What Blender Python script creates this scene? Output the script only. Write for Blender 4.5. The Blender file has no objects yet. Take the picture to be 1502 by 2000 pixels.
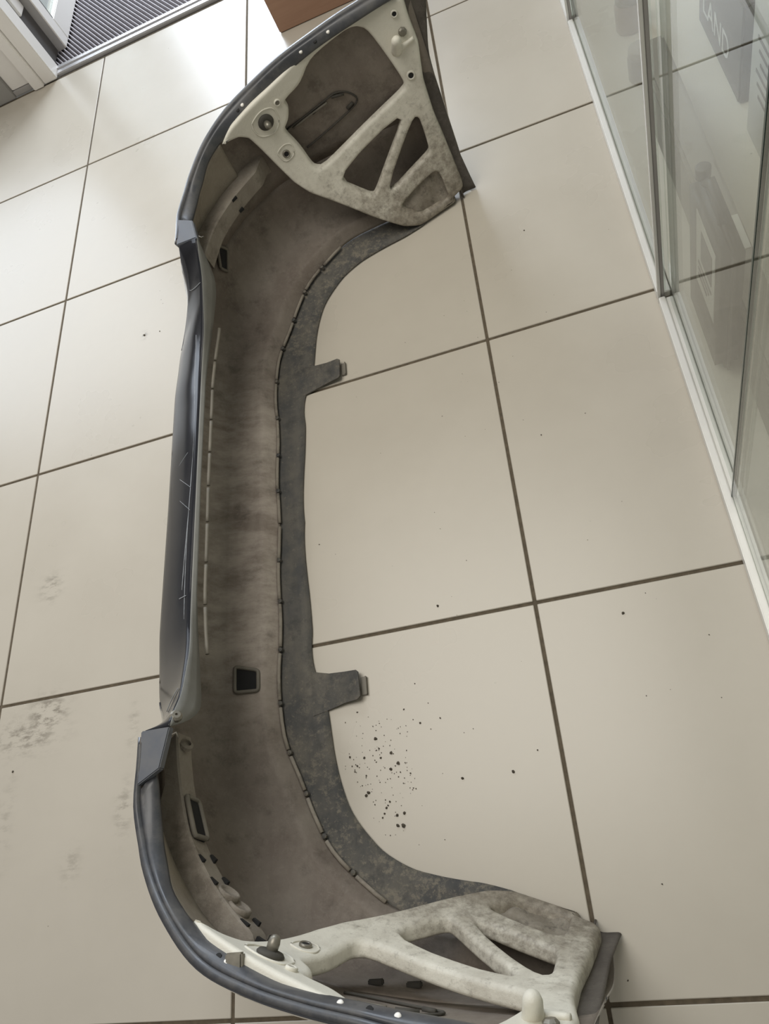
import bpy, bmesh, math, random
from mathutils import Vector, Matrix
random.seed(7)
S = bpy.context.scene
COL = S.collection

# ------------------------------------------------------------------ camera
cd = bpy.data.cameras.new('camera'); cam = bpy.data.objects.new('camera', cd); COL.objects.link(cam)
cd.sensor_fit = 'HORIZONTAL'; cd.sensor_width = 36.0; cd.lens = 36.0 * 1458.61 / 1502.0
cd.clip_start = 0.02
R = Matrix(((0.93261869, -0.07675877, -0.35260526),
            (0.22746981, 0.88359277, 0.40929367),
            (0.28014258, -0.46192197, 0.84151543)))       # rows: right, up, back
cam.matrix_world = Matrix.Translation((1.35869, -2.84866, 1.27294)) @ R.transposed().to_4x4()
S.camera = cam

# ------------------------------------------------------------------ world, light, exposure
S.view_settings.view_transform = 'Standard'; S.view_settings.look = 'None'
S.view_settings.gamma = 1.0; S.view_settings.use_curve_mapping = False
S.view_settings.exposure = 0.08
W = bpy.data.worlds.new('world'); S.world = W; W.use_nodes = True
W.node_tree.nodes['Background'].inputs[0].default_value = (1.0, 0.955, 0.88, 1)
W.node_tree.nodes['Background'].inputs[1].default_value = 0.27

def area(name, loc, rot, sx, sy, power, color):
    l = bpy.data.lights.new(name, 'AREA'); l.shape = 'RECTANGLE'; l.size = sx; l.size_y = sy
    l.energy = power; l.color = color
    o = bpy.data.objects.new(name, l); COL.objects.link(o); o.location = loc; o.rotation_euler = rot
    return o
# daylight through the open shop door and the glazing beside it
area('doorway_daylight', (0.24, 1.60, 1.35), Vector((-0.28, -1.0, -0.25)).to_track_quat('-Z', 'Y').to_euler(), 1.4, 2.2, 90, (0.80, 0.885, 1.0))
area('shopfront_daylight', (-1.75, 0.35, 1.30), (math.radians(-90), 0, math.radians(0)), 2.3, 1.9, 52, (0.80, 0.885, 1.0))
# ceiling panel of the shop
cp = area('ceiling_panel', (0.55, -1.75, 2.75), (0, 0, 0), 1.8, 1.8, 25, (1.0, 0.96, 0.89))
cp.data.spread = math.radians(125)

# ------------------------------------------------------------------ helpers
def link(name, me, mat=None, parent=None):
    o = bpy.data.objects.new(name, me); COL.objects.link(o)
    if mat is not None:
        for m in (mat if isinstance(mat, (list, tuple)) else [mat]): me.materials.append(m)
    if parent is not None:
        o.parent = parent
        par = parent
        off = Vector((0, 0, 0))
        while par is not None:
            off += par.location; par = par.parent
        me.transform(Matrix.Translation(-off))
    return o
def tag(o, label=None, cat=None, group=None, kind=None):
    if label: o['label'] = label
    if cat: o['category'] = cat
    if group: o['group'] = group
    if kind: o['kind'] = kind
    return o
def empty(name, loc, label=None, cat=None, group=None, kind=None):
    o = bpy.data.objects.new(name, None); COL.objects.link(o); o.location = loc; o.empty_display_size = .1
    return tag(o, label, cat, group, kind)
def bm_obj(name, bm, mat, parent=None, smooth=False):
    bmesh.ops.recalc_face_normals(bm, faces=bm.faces)
    me = bpy.data.meshes.new(name); bm.to_mesh(me); bm.free()
    if smooth:
        for p in me.polygons: p.use_smooth = True
    return link(name, me, mat, parent)
def box_bm(x0, x1, y0, y1, z0, z1, bev=0.0, seg=2, bm=None):
    own = bm is None
    b = bmesh.new()
    v = [b.verts.new((x, y, z)) for x in (x0, x1) for y in (y0, y1) for z in (z0, z1)]
    for f in ((0,1,3,2),(4,6,7,5),(0,4,5,1),(2,3,7,6),(0,2,6,4),(1,5,7,3)): b.faces.new([v[i] for i in f])
    bmesh.ops.recalc_face_normals(b, faces=b.faces)
    if bev: bmesh.ops.bevel(b, geom=list(b.edges), offset=bev, segments=seg, affect='EDGES', clamp_overlap=True)
    if own: return b
    me = bpy.data.meshes.new('t'); b.to_mesh(me); b.free(); bm.from_mesh(me); bpy.data.meshes.remove(me)
    return bm
def box(name, x0, x1, y0, y1, z0, z1, mat, parent=None, bev=0.002):
    return bm_obj(name, box_bm(x0, x1, y0, y1, z0, z1, bev), mat, parent)
def grid_bm(rows, close_u=False, bm=None):
    """rows: list of lists of points, same length"""
    bm = bm or bmesh.new()
    vs = [[bm.verts.new(p) for p in r] for r in rows]
    n = len(vs)
    for i in range(n if close_u else n - 1):
        a, b = vs[i], vs[(i + 1) % n]
        for j in range(len(a) - 1):
            bm.faces.new((a[j], b[j], b[j + 1], a[j + 1]))
    return bm
def tube_bm(pts, r, n=8, bm=None, closed=False):
    bm = bm or bmesh.new()
    pts = [Vector(p) for p in pts]; rings = []
    N = len(pts)
    for i, p in enumerate(pts):
        if closed: t = pts[(i + 1) % N] - pts[i - 1]
        else: t = pts[min(i + 1, N - 1)] - pts[max(i - 1, 0)]
        t.normalize()
        up = Vector((0, 0, 1)) if abs(t.z) < .9 else Vector((1, 0, 0))
        a = t.cross(up).normalized(); b = a.cross(t).normalized()
        rr = r(i / (N - 1)) if callable(r) else r
        rings.append([bm.verts.new(p + rr * (math.cos(k * math.tau / n) * a + math.sin(k * math.tau / n) * b)) for k in range(n)])
    for i in range(N if closed else N - 1):
        A, B = rings[i], rings[(i + 1) % N]
        for k in range(n): bm.faces.new((A[k], A[(k + 1) % n], B[(k + 1) % n], B[k]))
    if not closed:
        bm.faces.new(rings[0][::-1]); bm.faces.new(rings[-1])
    return bm
def lathe_bm(prof, center, axis, n=20, bm=None):
    bm = bm or bmesh.new()
    ax = Vector(axis).normalized(); up = Vector((0, 0, 1)) if abs(ax.z) < .9 else Vector((1, 0, 0))
    a = ax.cross(up).normalized(); b = ax.cross(a).normalized(); c = Vector(center)
    rings = []
    for r, h in prof:
        rings.append([bm.verts.new(c + ax * h + r * (math.cos(k * math.tau / n) * a + math.sin(k * math.tau / n) * b)) for k in range(n)])
    for A, B in zip(rings, rings[1:]):
        for k in range(n): bm.faces.new((A[k], A[(k + 1) % n], B[(k + 1) % n], B[k]))
    bm.faces.new(rings[0][::-1]); bm.faces.new(rings[-1])
    return bm
def solidify(o, t, offset=-1.0, mi=0):
    m = o.modifiers.new('thick', 'SOLIDIFY'); m.thickness = t; m.offset = offset; m.material_offset = mi; m.material_offset_rim = mi
    return o
def pchip(xs, ys):
    n = len(xs); h = [xs[i + 1] - xs[i] for i in range(n - 1)]; d = [(ys[i + 1] - ys[i]) / h[i] for i in range(n - 1)]
    m = [d[0]] + [0.0] * (n - 2) + [d[-1]]
    for i in range(1, n - 1):
        if d[i - 1] * d[i] > 0:
            w1, w2 = 2 * h[i] + h[i - 1], h[i] + 2 * h[i - 1]
            m[i] = (w1 + w2) / (w1 / d[i - 1] + w2 / d[i])
    def f(x):
        x = min(max(x, xs[0]), xs[-1]); i = 0
        while i < n - 2 and x > xs[i + 1]: i += 1
        t = (x - xs[i]) / h[i]
        return ((2*t**3 - 3*t*t + 1) * ys[i] + (t**3 - 2*t*t + t) * h[i] * m[i] + (-2*t**3 + 3*t*t) * ys[i + 1] + (t**3 - t*t) * h[i] * m[i + 1])
    return f
def tab(*pairs): return pchip([p[0] for p in pairs], [p[1] for p in pairs])
def catmull(P, n):
    out = []; P = [Vector(p) for p in P]
    Q = [P[0] * 2 - P[1]] + P + [P[-1] * 2 - P[-2]]
    for i in range(1, len(Q) - 2):
        for k in range(n):
            t = k / n; a, b, c, d = Q[i - 1], Q[i], Q[i + 1], Q[i + 2]
            out.append(.5 * ((2 * b) + (c - a) * t + (2*a - 5*b + 4*c - d) * t*t + (3*b - a - 3*c + d) * t**3))
    out.append(P[-1]); return out
def lerp(a, b, t): return a + (b - a) * t
def frange(a, b, n): return [a + (b - a) * i / n for i in range(n + 1)]

# ------------------------------------------------------------------ materials
def new_mat(name):
    m = bpy.data.materials.new(name); m.use_nodes = True
    nt = m.node_tree; return m, nt, nt.nodes['Principled BSDF']
def N(nt, typ, **kw):
    n = nt.nodes.new(typ)
    for k, v in kw.items():
        if k in n.inputs: n.inputs[k].default_value = v
        else: setattr(n, k, v)
    return n
def ramp(nt, src, stops):
    r = nt.nodes.new('ShaderNodeValToRGB'); e = r.color_ramp.elements
    while len(e) < len(stops): e.new(0.5)
    for el, (p, c) in zip(e, stops):
        el.position = p; el.color = (*c, 1) if len(c) == 3 else c
    nt.links.new(src, r.inputs[0]); return r
def mixc(nt, fac, a, b, mode='MIX'):
    m = nt.nodes.new('ShaderNodeMix'); m.data_type = 'RGBA'; m.blend_type = mode
    for sock, v in ((m.inputs[0], fac), (m.inputs[6], a), (m.inputs[7], b)):
        if hasattr(v, 'is_linked'): nt.links.new(v, sock)
        elif isinstance(v, (int, float)): sock.default_value = v
        else: sock.default_value = (*v, 1)
    return m.outputs[2]
def math_n(nt, op, a, b=None, c=None):
    m = nt.nodes.new('ShaderNodeMath'); m.operation = op
    for s, v in zip(m.inputs, (a, b, c)):
        if v is None: continue
        if hasattr(v, 'is_linked'): nt.links.new(v, s)
        else: s.default_value = v
    return m.outputs[0]
def pos(nt): return nt.nodes.new('ShaderNodeNewGeometry').outputs['Position']
def noise(nt, vec, scale, detail=4, rough=.6):
    n = N(nt, 'ShaderNodeTexNoise', Scale=scale, Detail=detail, Roughness=rough); nt.links.new(vec, n.inputs['Vector']); return n.outputs['Fac']
def stretch(nt, vec, s):
    m = N(nt, 'ShaderNodeMapping'); m.inputs['Scale'].default_value = s; nt.links.new(vec, m.inputs['Vector']); return m.outputs[0]
def bump(nt, b, h, strength, dist=.01):
    n = N(nt, 'ShaderNodeBump', Strength=strength, Distance=dist); nt.links.new(h, n.inputs['Height']); nt.links.new(n.outputs[0], b.inputs['Normal'])
def simple(name, col, rough=.5, metal=0, spec=.5, var=.06, scale=30, coat=0, bmp=0.0):
    m, nt, b = new_mat(name)
    p = pos(nt); n = noise(nt, p, scale)
    c = ramp(nt, n, [(.3, [x * (1 - var) for x in col]), (.7, [min(1, x * (1 + var)) for x in col])])
    nt.links.new(c.outputs[0], b.inputs['Base Color'])
    b.inputs['Roughness'].default_value = rough; b.inputs['Metallic'].default_value = metal
    b.inputs['Specular IOR Level'].default_value = spec; b.inputs['Coat Weight'].default_value = coat
    if bmp: bump(nt, b, n, bmp, .003)
    return m

# floor tile: glossy beige porcelain with faint mottling and dirt scuffs
def tile_material():
    m, nt, b = new_mat('beige_porcelain')
    p = pos(nt)
    n1 = noise(nt, p, 3.0, 4); n2 = noise(nt, p, 40, 2)
    c = ramp(nt, n1, [(.3, (.485, .447, .378)), (.7, (.525, .485, .412))]).outputs[0]
    c = mixc(nt, math_n(nt, 'MULTIPLY', n2, .10), c, (.41, .375, .31))
    # scuffs: soft dirty prints with a shape of their own
    sep = N(nt, 'ShaderNodeSeparateXYZ'); nt.links.new(p, sep.inputs[0])
    streak = ramp(nt, noise(nt, stretch(nt, p, (26, 60, 1)), 1.0, 5, .7), [(.47, (0, 0, 0)), (.62, (1, 1, 1))]).outputs[0]
    tot = None
    for (x, y, rx, ry, k) in ((.135, -2.435, .045, .035, .75), (.085, -2.475, .085, .035, .5), (.098, -2.135, .028, .03, .5),
                              (.352, -2.65, .018, .045, .35), (.298, -1.446, .011, .011, .9), (.36, -2.49, .012, .05, .25), (.24, -2.74, .02, .03, .25), (.06, -2.65, .02, .1, .18)):
        dx = math_n(nt, 'DIVIDE', math_n(nt, 'SUBTRACT', sep.outputs[0], x), rx)
        dy = math_n(nt, 'DIVIDE', math_n(nt, 'SUBTRACT', sep.outputs[1], y), ry)
        d2 = math_n(nt, 'ADD', math_n(nt, 'MULTIPLY', dx, dx), math_n(nt, 'MULTIPLY', dy, dy))
        g = math_n(nt, 'MULTIPLY', math_n(nt, 'POWER', 2.718, math_n(nt, 'MULTIPLY', d2, -1.0)), k)
        tot = g if tot is None else math_n(nt, 'MAXIMUM', tot, g)
    sf = math_n(nt, 'MINIMUM', math_n(nt, 'MULTIPLY', math_n(nt, 'MULTIPLY', tot, streak), 1.35), 1.0)
    c = mixc(nt, sf, c, (.12, .10, .075))
    # fine specks of dirt everywhere
    vor = N(nt, 'ShaderNodeTexVoronoi', Scale=15.0); nt.links.new(p, vor.inputs['Vector'])
    spk = math_n(nt, 'LESS_THAN', vor.outputs['Distance'], .026)
    pick = math_n(nt, 'GREATER_THAN', noise(nt, p, 2.0, 2), .50)
    c = mixc(nt, math_n(nt, 'MULTIPLY', math_n(nt, 'MULTIPLY', spk, pick), .6), c, (.16, .135, .10))
    nt.links.new(c, b.inputs['Base Color'])
    r = ramp(nt, n1, [(.3, (.26, .26, .26)), (.7, (.33, .33, .33))]); nt.links.new(r.outputs[0], b.inputs['Roughness'])
    b.inputs['Specular IOR Level'].default_value = .5
    return m
M_tile = tile_material()
M_grout = simple('brown_grout', (.105, .083, .055), .9, var=.25, scale=90)

# dirty inside of the bumper
def dirty_plastic(name, base, dust, amount=.5, grime=(.035, .03, .024), rough=.62, blotch=9.0, spk=.30, mudk=.35, streaks_ends=False):
    m, nt, b = new_mat(name)
    p = pos(nt)
    big = noise(nt, p, blotch, 5, .65); fine = noise(nt, p, 120, 4, .7)
    smear = noise(nt, stretch(nt, p, (34, 7, 6)), 1.0, 4, .6)
    f = ramp(nt, math_n(nt, 'ADD', math_n(nt, 'MULTIPLY', big, .65), math_n(nt, 'MULTIPLY', smear, .35)), [(.40, (0, 0, 0)), (.66, (1, 1, 1))]).outputs[0]
    c = mixc(nt, math_n(nt, 'MULTIPLY', f, amount), base, dust)
    g = ramp(nt, noise(nt, p, blotch * 2.2, 6, .7), [(.52, (0, 0, 0)), (.68, (1, 1, 1))]).outputs[0]
    c = mixc(nt, math_n(nt, 'MULTIPLY', g, .55), c, grime)
    sp = ramp(nt, fine, [(.60, (0, 0, 0)), (.74, (1, 1, 1))]).outputs[0]
    c = mixc(nt, math_n(nt, 'MULTIPLY', sp, spk), c, dust)
    mud = ramp(nt, noise(nt, p, 60, 8, .85), [(.50, (0, 0, 0)), (.58, (1, 1, 1))]).outputs[0]
    sep = N(nt, 'ShaderNodeSeparateXYZ'); nt.links.new(p, sep.inputs[0])      # spray from the wheels: more towards the two ends
    ends = math_n(nt, 'MINIMUM', math_n(nt, 'MULTIPLY', math_n(nt, 'MAXIMUM', math_n(nt, 'SUBTRACT', math_n(nt, 'ABSOLUTE', math_n(nt, 'ADD', sep.outputs[1], 2.13)), .25), 0.0), 3.2), 1.0)
    c = mixc(nt, math_n(nt, 'MULTIPLY', math_n(nt, 'MULTIPLY', mud, ends), mudk), c, dust)
    if streaks_ends:                                   # brushed dusty streaks in the middle, evenly darker towards the ends
        st = ramp(nt, noise(nt, stretch(nt, p, (10, 24, 10)), 1.0, 6, .7), [(.38, (0, 0, 0)), (.62, (1, 1, 1))]).outputs[0]
        mid = math_n(nt, 'SUBTRACT', 1.0, ends)
        c = mixc(nt, math_n(nt, 'MULTIPLY', math_n(nt, 'MULTIPLY', st, mid), .65), c, (.52, .46, .40))
        c = mixc(nt, math_n(nt, 'MULTIPLY', ends, .42), c, grime)
    nt.links.new(c, b.inputs['Base Color']); b.inputs['Roughness'].default_value = rough
    b.inputs['Specular IOR Level'].default_value = .2
    bump(nt, b, math_n(nt, 'ADD', fine, math_n(nt, 'MULTIPLY', big, 1.5)), .28, .004)
    return m
M_inner = dirty_plastic('dirty_inner_plastic', (.235, .196, .165), (.36, .32, .27), .9, grime=(.095,.08,.066), spk=.4, streaks_ends=True)
M_flange = dirty_plastic('dusty_blue_black_flange', (.072, .072, .070), (.205, .182, .142), .5, grime=(.042, .043, .043), blotch=14, spk=.55, mudk=.75)
M_channel = dirty_plastic('dusty_grey_channel', (.24, .21, .175), (.34, .31, .26), .6, grime=(.12, .10, .08))
M_arch = dirty_plastic('dirty_arch_flange', (.085, .075, .066), (.15, .135, .115), .5, grime=(.045, .038, .032))
M_wall = dirty_plastic('brown_lip_wall', (.27, .235, .19), (.34, .305, .25), .5, grime=(.18, .155, .125))

def paint(name, col, rough, coat=1.0, dirt=.35, spec=.5):
    m, nt, b = new_mat(name)
    p = pos(nt)
    d = ramp(nt, noise(nt, p, 24, 6, .7), [(.42, (0, 0, 0)), (.75, (1, 1, 1))]).outputs[0]
    c = mixc(nt, math_n(nt, 'MULTIPLY', d, dirt), col, (.18, .17, .155))
    nt.links.new(c, b.inputs['Base Color'])
    rr = math_n(nt, 'ADD', math_n(nt, 'MULTIPLY', d, dirt * .6), rough); nt.links.new(rr, b.inputs['Roughness'])
    b.inputs['Coat Weight'].default_value = coat; b.inputs['Coat Roughness'].default_value = .06
    b.inputs['Specular IOR Level'].default_value = spec
    return m
M_paint = paint('dark_blue_grey_paint', (.028, .031, .040), .22, dirt=.06)
M_lip = paint('dusty_blue_grey_lip', (.050, .053, .060), .40, .12, .55)
M_endcap = paint('blue_grey_lip_end', (.10, .11, .13), .4, .2, .4)
M_lipflange = simple('grey_cutout_flange', (.20, .20, .185), .5, var=.12, scale=18)  # plain grey for the inner flange of the cut-out
M_ledge = paint('glossy_black_sill', (.018, .019, .023), .12, 0.0, .04, .16)
M_scratch = simple('pale_scratch', (.30, .32, .34), .35, var=.3, scale=60)

def bracket_material():
    m, nt, b = new_mat('mud_stained_white_plastic')
    p = pos(nt)
    sep = N(nt, 'ShaderNodeSeparateXYZ'); nt.links.new(p, sep.inputs[0])
    # mud collected on the low part of the bracket and along the wheel side
    low = math_n(nt, 'SUBTRACT', 1.0, math_n(nt, 'DIVIDE', sep.outputs[2], .30)); 
    rear = math_n(nt, 'MULTIPLY', math_n(nt, 'SUBTRACT', sep.outputs[0], .98), 2.0)
    n1 = noise(nt, p, 16, 6, .7); n2 = noise(nt, p, 75, 5, .75)
    lv = math_n(nt, 'ADD', math_n(nt, 'MULTIPLY', low, .42), math_n(nt, 'MULTIPLY', rear, .16))
    f1 = ramp(nt, math_n(nt, 'ADD', math_n(nt, 'MULTIPLY', n1, .75), lv), [(.40, (0, 0, 0)), (.84, (1, 1, 1))]).outputs[0]
    c = mixc(nt, math_n(nt, 'MULTIPLY', f1, .85), (.70, .675, .585), (.24, .205, .155))
    f2 = ramp(nt, math_n(nt, 'ADD', math_n(nt, 'MULTIPLY', n2, .8), math_n(nt, 'MULTIPLY', lv, .55)), [(.49, (0, 0, 0)), (.72, (1, 1, 1))]).outputs[0]
    c = mixc(nt, math_n(nt, 'MULTIPLY', f2, .75), c, (.12, .10, .075))
    nt.links.new(c, b.inputs['Base Color']); b.inputs['Roughness'].default_value = .55
    bump(nt, b, n2, .35, .003)
    return m
M_bracket = bracket_material()
M_mudpanel = dirty_plastic('caked_mud_panel', (.19, .165, .13), (.33, .30, .25), .8, blotch=26)
M_black = simple('black_hole_shade', (.008, .008, .008), .8, var=.2)  # flat black painted for the shade inside holes and slots
M_rim = simple('grey_hole_rim', (.17, .155, .125), .6, var=.15)
M_stud = simple('grey_clip_metal', (.22, .205, .17), .38, .5, var=.2, scale=60)
M_rubber = simple('dark_rubber_washer', (.06, .055, .045), .75, var=.2)
M_rivet = simple('white_rivet', (.85, .83, .78), .4, var=.05)
M_alu = simple('satin_aluminium', (.56, .55, .55), .42, .6, var=.05)
M_mat = simple('grey_rubber_mat', (.16, .15, .165), .8, var=.2, scale=80)
M_matbase = simple('dark_mat_base', (.10, .094, .102), .9)
M_pvc = simple('white_pvc', (.80, .775, .73), .35, var=.02, scale=6)
M_pvcgrey = simple('grey_pvc_and_leaf_shade', (.36, .345, .33), .45, var=.05, scale=10)  # jamb grey, also painted as shade on the door leaf's edge
M_gasket = simple('dark_gasket', (.10, .095, .09), .7)
M_wallp = simple('grey_shop_wall', (.30, .29, .27), .8, var=.05, scale=8)
M_street = simple('outdoor_paving', (.40, .40, .39), .9, var=.1, scale=12)
M_case = simple('grey_plastic_case', (.30, .28, .245), .6, var=.08, scale=14)
M_can = simple('dark_canister_plastic', (.085, .078, .068), .5, var=.1, scale=14)
M_label = simple('pale_paper_label', (.60, .58, .53), .6, var=.03)
M_ink = simple('grey_print', (.16, .15, .14), .6)
M_carton = simple('dark_carton', (.065, .058, .057), .55, var=.08)
M_white_ink = simple('white_print', (.62, .62, .6), .5, var=.02)
M_palecart = simple('pale_carton', (.60, .60, .57), .5, var=.03)
M_laminate = simple('cream_laminate', (.70, .67, .60), .45, var=.03, scale=10)
M_jar = simple('brown_jar_plastic', (.22, .15, .125), .4, var=.1)
M_jargrey = simple('grey_jar_plastic', (.10, .095, .09), .4, var=.1)
def cardboard():
    m, nt, b = new_mat('brown_cardboard'); p = pos(nt)
    n = noise(nt, stretch(nt, p, (8, 8, 90)), 1.0, 4)
    nt.links.new(ramp(nt, n, [(.3, (.30, .175, .115)), (.7, (.335, .20, .132))]).outputs[0], b.inputs['Base Color']); b.inputs['Roughness'].default_value = .85
    return m
M_card = cardboard()
def glass(name, tint, r0=1.5):
    m = bpy.data.materials.new(name); m.use_nodes = True; nt = m.node_tree; nt.nodes.clear()
    out = nt.nodes.new('ShaderNodeOutputMaterial'); mx = nt.nodes.new('ShaderNodeMixShader')
    t = N(nt, 'ShaderNodeBsdfTransparent'); t.inputs[0].default_value = (*tint, 1)
    g = N(nt, 'ShaderNodeBsdfGlossy'); g.inputs['Roughness'].default_value = 0.0
    fr = N(nt, 'ShaderNodeFresnel'); geo = nt.nodes.new('ShaderNodeNewGeometry')
    ior = math_n(nt, 'ADD', r0, math_n(nt, 'MULTIPLY', geo.outputs['Backfacing'], 1.0 / r0 - r0)); nt.links.new(ior, fr.inputs['IOR'])
    nt.links.new(fr.outputs[0], mx.inputs[0]); nt.links.new(t.outputs[0], mx.inputs[1]); nt.links.new(g.outputs[0], mx.inputs[2]); nt.links.new(mx.outputs[0], out.inputs[0])
    return m
M_glass = glass('clear_float_glass', (.95, .97, .95))
M_glassedge = simple('green_glass_edge', (.028, .05, .042), .2, var=.2)
M_glassgrind = simple('pale_ground_glass_edge', (.55, .60, .57), .3, var=.05)

# ------------------------------------------------------------------ setting: tiled floor
T = 0.6; G = 0.0032
floor = box('floor', -3.0, 3.6, -4.8, 0.012, -0.06, -0.0025, M_grout, None, 0)
tag(floor, kind='structure')
tme = bpy.data.meshes.new('tile')
b = box_bm(G, T - G, G, T - G, -0.01, 0.0, .0012, 1); b.to_mesh(tme); b.free(); tme.materials.append(M_tile)
for i in range(-5, 6):
    for j in range(0, 8):
        o = bpy.data.objects.new('tile', tme); COL.objects.link(o); o.parent = floor
        o.location = (i * T, -(j + 1) * T, 0)
street = box('street_paving', -3.0, 3.6, 0.16, 3.0, -0.08, -0.018, M_street, None, 0); tag(street, kind='structure')  # street paving outside the door

# shopfront at the left: posts, panel, open door leaf
shop = empty('door_1', (-0.2, 0.02, 0), kind='structure')
box('door_post', -0.272, -0.215, 0.0, 0.07, 0.002, 2.4, M_pvc, shop, .003)
box('door_post', -0.318, -0.2735, -0.012, 0.06, 0.002, 2.4, M_pvc, shop, .003)
box('jamb_cover', -0.272, -0.236, 0.072, 0.20, 0.006, 2.4, M_pvcgrey, shop, .002)
box('jamb_seal', -0.2355, -0.231, 0.085, 0.20, 0.01, 2.4, M_gasket, shop, .001)
box('hinge', -0.2355, -0.222, 0.10, 0.16, 0.19, 0.27, M_pvc, shop, .003)
# door leaf, swung outwards so it stands across the mat
leaf = bm_obj('door_leaf', box_bm(-0.243, -0.195, 0.180, 0.238, 0.004, 2.2, .003), M_pvc, shop)
box('edge_shade', -0.241, -0.199, 0.1765, 0.1795, 0.006, 2.19, M_pvcgrey, leaf, .0005)  # grey sheet painting the shade on the leaf's white PVC edge
bm = box_bm(-0.243, -0.195, 0.2385, 0.95, 0.004, 0.088, .003); box_bm(-0.243, -0.195, 0.89, 0.95, 0.088, 2.2, .003, bm=bm)
bm_obj('rail', bm, M_pvc, leaf)
box('gasket', -0.224, -0.197, 0.2385, 0.246, 0.0885, 2.2, M_gasket, leaf, .001)
box('glass_pane', -0.222, -0.214, 0.246, 0.89, 0.0885, 2.2, M_glass, leaf, 0)
tag(box('wall_back', -0.412, -0.3185, 0.018, 0.06, 0.022, 0.32, M_pvc, None, .003), kind='structure')
tag(box('baseboard_back', -0.412, -0.3185, 0.012, 0.05, 0.001, 0.021, M_pvcgrey, None, .002), kind='structure')
tag(box('wall_left', -3.0, -0.4125, 0.006, 0.08, 0.0, 0.32, M_wallp, None, .002), kind='structure')
tag(box('trim_2', -3.0, -0.4125, 0.0, 0.09, 0.321, 0.35, M_pvc, None, .003), kind='structure')

# entrance mat in its aluminium frame
mat_root = empty('entrance_mat', (0.4, 0.3, 0), 'grey ribbed rubber entrance mat in an aluminium frame at the open door', 'mat')
box('mat_base', -0.30, 1.25, 0.07, 1.10, -0.016, -0.004, M_matbase, mat_root, 0)
bm = bmesh.new()
dx, dy = .177, -.273; L = math.hypot(dx, dy); dx /= L; dy /= L; px, py = -dy, dx
def clip(p, d, x0, x1, y0, y1):
    t0, t1 = -9, 9
    for a, da, lo, hi in ((p[0], d[0], x0, x1), (p[1], d[1], y0, y1)):
        u, v = sorted(((lo - a) / da, (hi - a) / da)); t0, t1 = max(t0, u), min(t1, v)
    return (t0, t1) if t1 > t0 + .01 else None
k = -90
while k < 90:
    c = (0.45 + px * k * .0145, 0.55 + py * k * .0145); k += 1
    tt = clip(c, (dx, dy), -0.24, 1.24, 0.075, 1.05)
    if not tt: continue
    a = Vector((c[0] + dx * tt[0], c[1] + dy * tt[0], 0)); e = Vector((c[0] + dx * tt[1], c[1] + dy * tt[1], 0))
    w = Vector((px, py, 0)) * .0033; h = Vector((0, 0, .009)); z0 = Vector((0, 0, -.004))
    vs = [bm.verts.new(q) for q in (a - w + z0, a + w + z0, e + w + z0, e - w + z0, a - w * .5 + h, a + w * .5 + h, e + w * .5 + h, e - w * .5 + h)]
    for f in ((4,5,6,7),(0,1,5,4),(2,3,7,6),(1,2,6,5),(3,0,4,7)): bm.faces.new([vs[i] for i in f])
M_rib = simple('pale_worn_rubber_rib', (.42, .40, .42), .7, var=.15, scale=60)
tag(bm_obj('mat_ribs', bm, M_rib, mat_root), kind='stuff')
fr = box('frame_bar', -0.214, 1.28, 0.018, 0.043, -0.006, 0.010, M_alu, mat_root, .003)
box('frame_bar', -0.225, 1.28, 0.046, 0.070, -0.006, 0.013, M_alu, mat_root, .003)

# cardboard box standing behind the bumper's far wing
cb = empty('cardboard_box', (0.90, -0.22, 0), 'plain brown cardboard box on the floor near the entrance mat', 'box')
box('box_body', 0.724, 1.10, -0.357, -0.085, 0.001, 0.36, M_card, cb, .003)
box('box_flap', 0.724, 1.10, -0.357, -0.222, 0.3605, 0.364, M_card, cb, .001)
box('box_flap', 0.724, 1.10, -0.220, -0.085, 0.3605, 0.364, M_card, cb, .001)

# ------------------------------------------------------------------ the bumper
MID = -2.13; X0 = 1.25
bump_root = empty('car_bumper', (0.95, MID, 0), 'dirty dark blue grey rear car bumper cover standing on the tiled floor, hollow side showing', 'car bumper')
def P(side, r, th, z):
    a = math.radians(th); return Vector((X0 - r * math.cos(a), MID + side * r * math.sin(a), z))
Ar = tab((0,.492),(10,.500),(17,.510),(26,.537),(30,.560),(33,.574),(37,.587),(41,.605),(44,.628),(47,.655),(51,.690),(54,.713),(57.5,.730),(61,.742),(64.5,.745),(68,.741),(71.5,.736),(74,.733),(77.7,.736),(80,.752),(84,.774),(89,.784))
Gr = tab((0,.544),(5,.548),(10,.557),(15,.567),(20,.580),(25,.602),(30,.635),(35,.668),(40,.700),(45,.722),(50,.751),(55,.780),(60,.795),(65,.806),(70,.800),(75,.792),(80,.786),(85,.785),(89,.786))
Gz = tab((0,.013),(45,.015),(50,.020),(55,.023),(65,.024),(72,.018),(80,.012),(89,.008))
Kr = tab((0,.688),(5,.690),(10,.699),(15,.713),(20,.733),(25,.757),(30,.785),(35,.812),(40,.838),(45,.862),(50,.885),(55,.901),(60,.906),(65,.896),(70,.880),(75,.867),(80,.856),(85,.846),(89,.838))
def Kz(th): return .195
Tr = tab((39.9,.757),(42,.781),(45,.823),(47.5,.842),(50,.857),(55,.874),(60,.885),(65,.876),(70,.864),(75,.856),(80,.855),(85,.858),(89,.862))
Tz = tab((39.9,.377),(42,.377),(45,.374),(47.5,.378),(50,.388),(55,.411),(60,.425),(65,.440),(70,.455),(75,.463),(80,.468),(85,.470),(89,.470))
Lr = tab((42.2,.716),(43.2,.768),(44.6,.783),(47,.809),(50.2,.838),(54,.858),(58,.865),(62,.862),(66,.859),(70,.850),(74,.841),(80,.836),(86,.840))
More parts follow.
